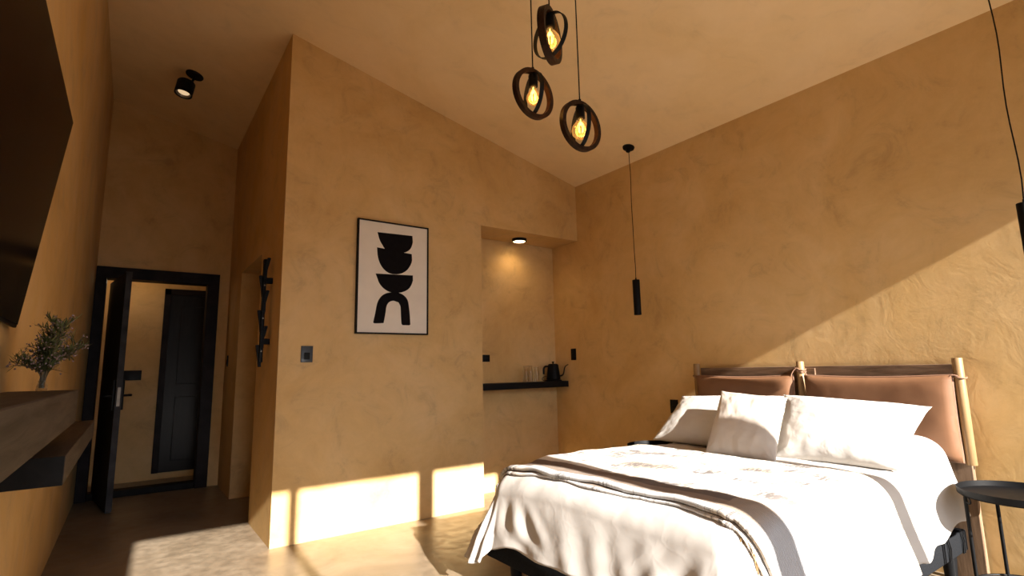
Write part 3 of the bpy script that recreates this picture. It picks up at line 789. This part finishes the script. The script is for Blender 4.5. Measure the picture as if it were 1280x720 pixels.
pillow('pillow', (3.52, 2.67, .965), (3.52, 1.86, .99), (3.20, 1.88, .655), (3.17, 2.70, .665), .17, 'pillow', 'long white pillow on the far side of the bed, half behind the square cushion', 'pillow', 1, group='bed pillows')
pillow('pillow', (3.50, 1.86, 1.0), (3.52, 1.07, .955), (3.20, 1.14, .650), (3.14, 1.78, .645), .19, 'pillow', 'long white pillow on the near side of the bed with a pointed free corner', 'pillow', 5, group='bed pillows')
pillow('square_cushion', (3.30, 2.18, 1.025), (3.28, 1.72, .995), (2.99, 1.67, .648), (2.96, 2.11, .655), .13, 'cushion', 'small square beige cushion leaning in front of the white pillows', 'cushion', 11, bow=.05)

# ------------------------------------------------------------------ side tables
def table(cx, cy, label):
    e = thing('side_table', label, 'side table', (cx, cy, 0), 'round black tray side tables')
    r = .245; zt = .535
    obj('tray', lathe(bmesh.new(), [(0, zt), (r-.012, zt), (r-.004, zt+.004), (r, zt+.03), (r+.003, zt+.03), (r+.002, zt+.002), (r-.006, zt-.006), (0, zt-.006)], (cx, cy, 0), 56), M['black'], e, True)
    rr = r-.012
    for k in range(4):
        a = math.radians(128-90*k); q = Vector((cx+rr*math.cos(a), cy+rr*math.sin(a), 0))
        obj('leg', tube(bmesh.new(), [q+V(0,0,0), q+V(0,0,zt-.008)], .0085, 10), M['black'], e, True)
        d = Vector((math.cos(a), math.sin(a), 0)); tt = Vector((-d.y, d.x, 0))
        b = tube(bmesh.new(), bez(q+V(0,0,zt-.03)+tt*.0, q+tt*.05+V(0,0,zt-.045), q+tt*.06+V(0,0,zt-.02), q+tt*.03+V(0,0,zt-.008)), .004, 6)
        obj('clip', b, M['black'], e, True)
    P = [(cx+rr*math.cos(2*PI*k/40), cy+rr*math.sin(2*PI*k/40), .10) for k in range(40)]
    obj('base_ring', tube(bmesh.new(), P, .006, 8, closed=True), M['black'], e, True)
table(3.575, .775, 'round black metal tray table at the right edge, beside the near side of the bed')
table(3.575, 2.985, 'round black tray table mostly hidden behind the far side of the bed')

# ------------------------------------------------------------------ lights
W = bpy.data.worlds.new('sky'); scene.world = W; W.use_nodes = True
bg = W.node_tree.nodes['Background']; bg.inputs[0].default_value = (.88, .92, 1.0, 1); bg.inputs[1].default_value = 1.0
sd_ = Vector((.05, 1, -.456)).normalized()
wt = W.node_tree; tcw = wt.nodes.new('ShaderNodeTexCoord'); dp = wt.nodes.new('ShaderNodeVectorMath'); dp.operation = 'DOT_PRODUCT'
dp.inputs[1].default_value = -sd_; wt.links.new(tcw.outputs['Generated'], dp.inputs[0])
mxm = wt.nodes.new('ShaderNodeMath'); mxm.operation = 'MAXIMUM'; mxm.inputs[1].default_value = 0; wt.links.new(dp.outputs['Value'], mxm.inputs[0])
pw = wt.nodes.new('ShaderNodeMath'); pw.operation = 'POWER'; pw.inputs[1].default_value = 16; wt.links.new(mxm.outputs[0], pw.inputs[0])
gm = wt.nodes.new('ShaderNodeMath'); gm.operation = 'MULTIPLY_ADD'; gm.inputs[1].default_value = 6.; gm.inputs[2].default_value = 1.2
wt.links.new(pw.outputs[0], gm.inputs[0]); wt.links.new(gm.outputs[0], bg.inputs[1])
sl = bpy.data.lights.new('sun', 'SUN'); sl.energy = 23; sl.color = (1, .94, .86); sl.angle = math.radians(.6)
so = bpy.data.objects.new('sun', sl); COL.objects.link(so); so.rotation_euler = sd_.to_track_quat('-Z', 'Y').to_euler(); so.location = (2, -6, 5)
pl = bpy.data.lights.new('window_portal', 'AREA'); pl.shape = 'RECTANGLE'; pl.size = XR+.22; pl.size_y = 2.785; pl.cycles.is_portal = True
po = bpy.data.objects.new('window_portal', pl); COL.objects.link(po); po.location = ((XR-.22)/2, YW-.02, 1.39); po.rotation_euler = (PI/2, 0, 0)
# portal must face into the room (+y)
po.rotation_euler = Vector((0, 1, 0)).to_track_quat('-Z', 'Z').to_euler()
def spot(loc, tgt, e, size, color=(1, .68, .36), soft=.04, blend=.6):
    l = bpy.data.lights.new('lamp_beam', 'SPOT'); l.energy = e; l.color = color; l.spot_size = math.radians(size); l.spot_blend = blend; l.shadow_soft_size = soft
    o = bpy.data.objects.new('lamp_beam', l); COL.objects.link(o); o.location = loc; o.rotation_euler = (Vector(tgt)-Vector(loc)).to_track_quat('-Z', 'Y').to_euler()
spot((nx, ny, ZN-.04), (nx, ny+.03, 0), 7, 150, blend=.9)
spot(c+Vector((-.015, 0, -.14)), (c.x-.15, c.y-.2, 0), 3, 70)
l = bpy.data.lights.new('vestibule_fill', 'POINT'); l.energy = 2.5; l.color = (1, .75, .45); l.shadow_soft_size = .1  # added fill light, no visible fixture; brightens the space beyond the door
o = bpy.data.objects.new('vestibule_fill', l); COL.objects.link(o); o.location = (-.1, 7.3, 2.3)

# ------------------------------------------------------------------ camera
f, ccx, ccy, yaw, pitch, roll = 663.44, 640.15, 360.03, .6206, .1515, -.0202
cam = bpy.data.cameras.new('camera'); co = bpy.data.objects.new('camera', cam); COL.objects.link(co); scene.camera = co
cam.sensor_width = 36; cam.lens = f/1280*36; cam.clip_start = .02
fw = Vector((math.sin(yaw)*math.cos(pitch), math.cos(yaw)*math.cos(pitch), math.sin(pitch)))
rt = Vector((math.cos(yaw), -math.sin(yaw), 0)); up = rt.cross(fw)
r2 = rt*math.cos(roll)+up*math.sin(roll); u2 = -rt*math.sin(roll)+up*math.cos(roll)
m = Matrix.Identity(4); m.col[0] = (*r2, 0); m.col[1] = (*u2, 0); m.col[2] = (*(-fw), 0); m.col[3] = (0, 0, 1.2, 1)
co.matrix_world = m

scene.cycles.use_denoising = True
scene.cycles.max_bounces = 10; scene.cycles.diffuse_bounces = 6; scene.cycles.glossy_bounces = 4; scene.cycles.transmission_bounces = 8; scene.cycles.transparent_max_bounces = 12
scene.cycles.caustics_reflective = False; scene.cycles.caustics_refractive = False
scene.cycles.sample_clamp_indirect = 6
scene.view_settings.view_transform = 'Standard'; scene.view_settings.look = 'None'
scene.view_settings.exposure = 0.; scene.view_settings.gamma = 1.
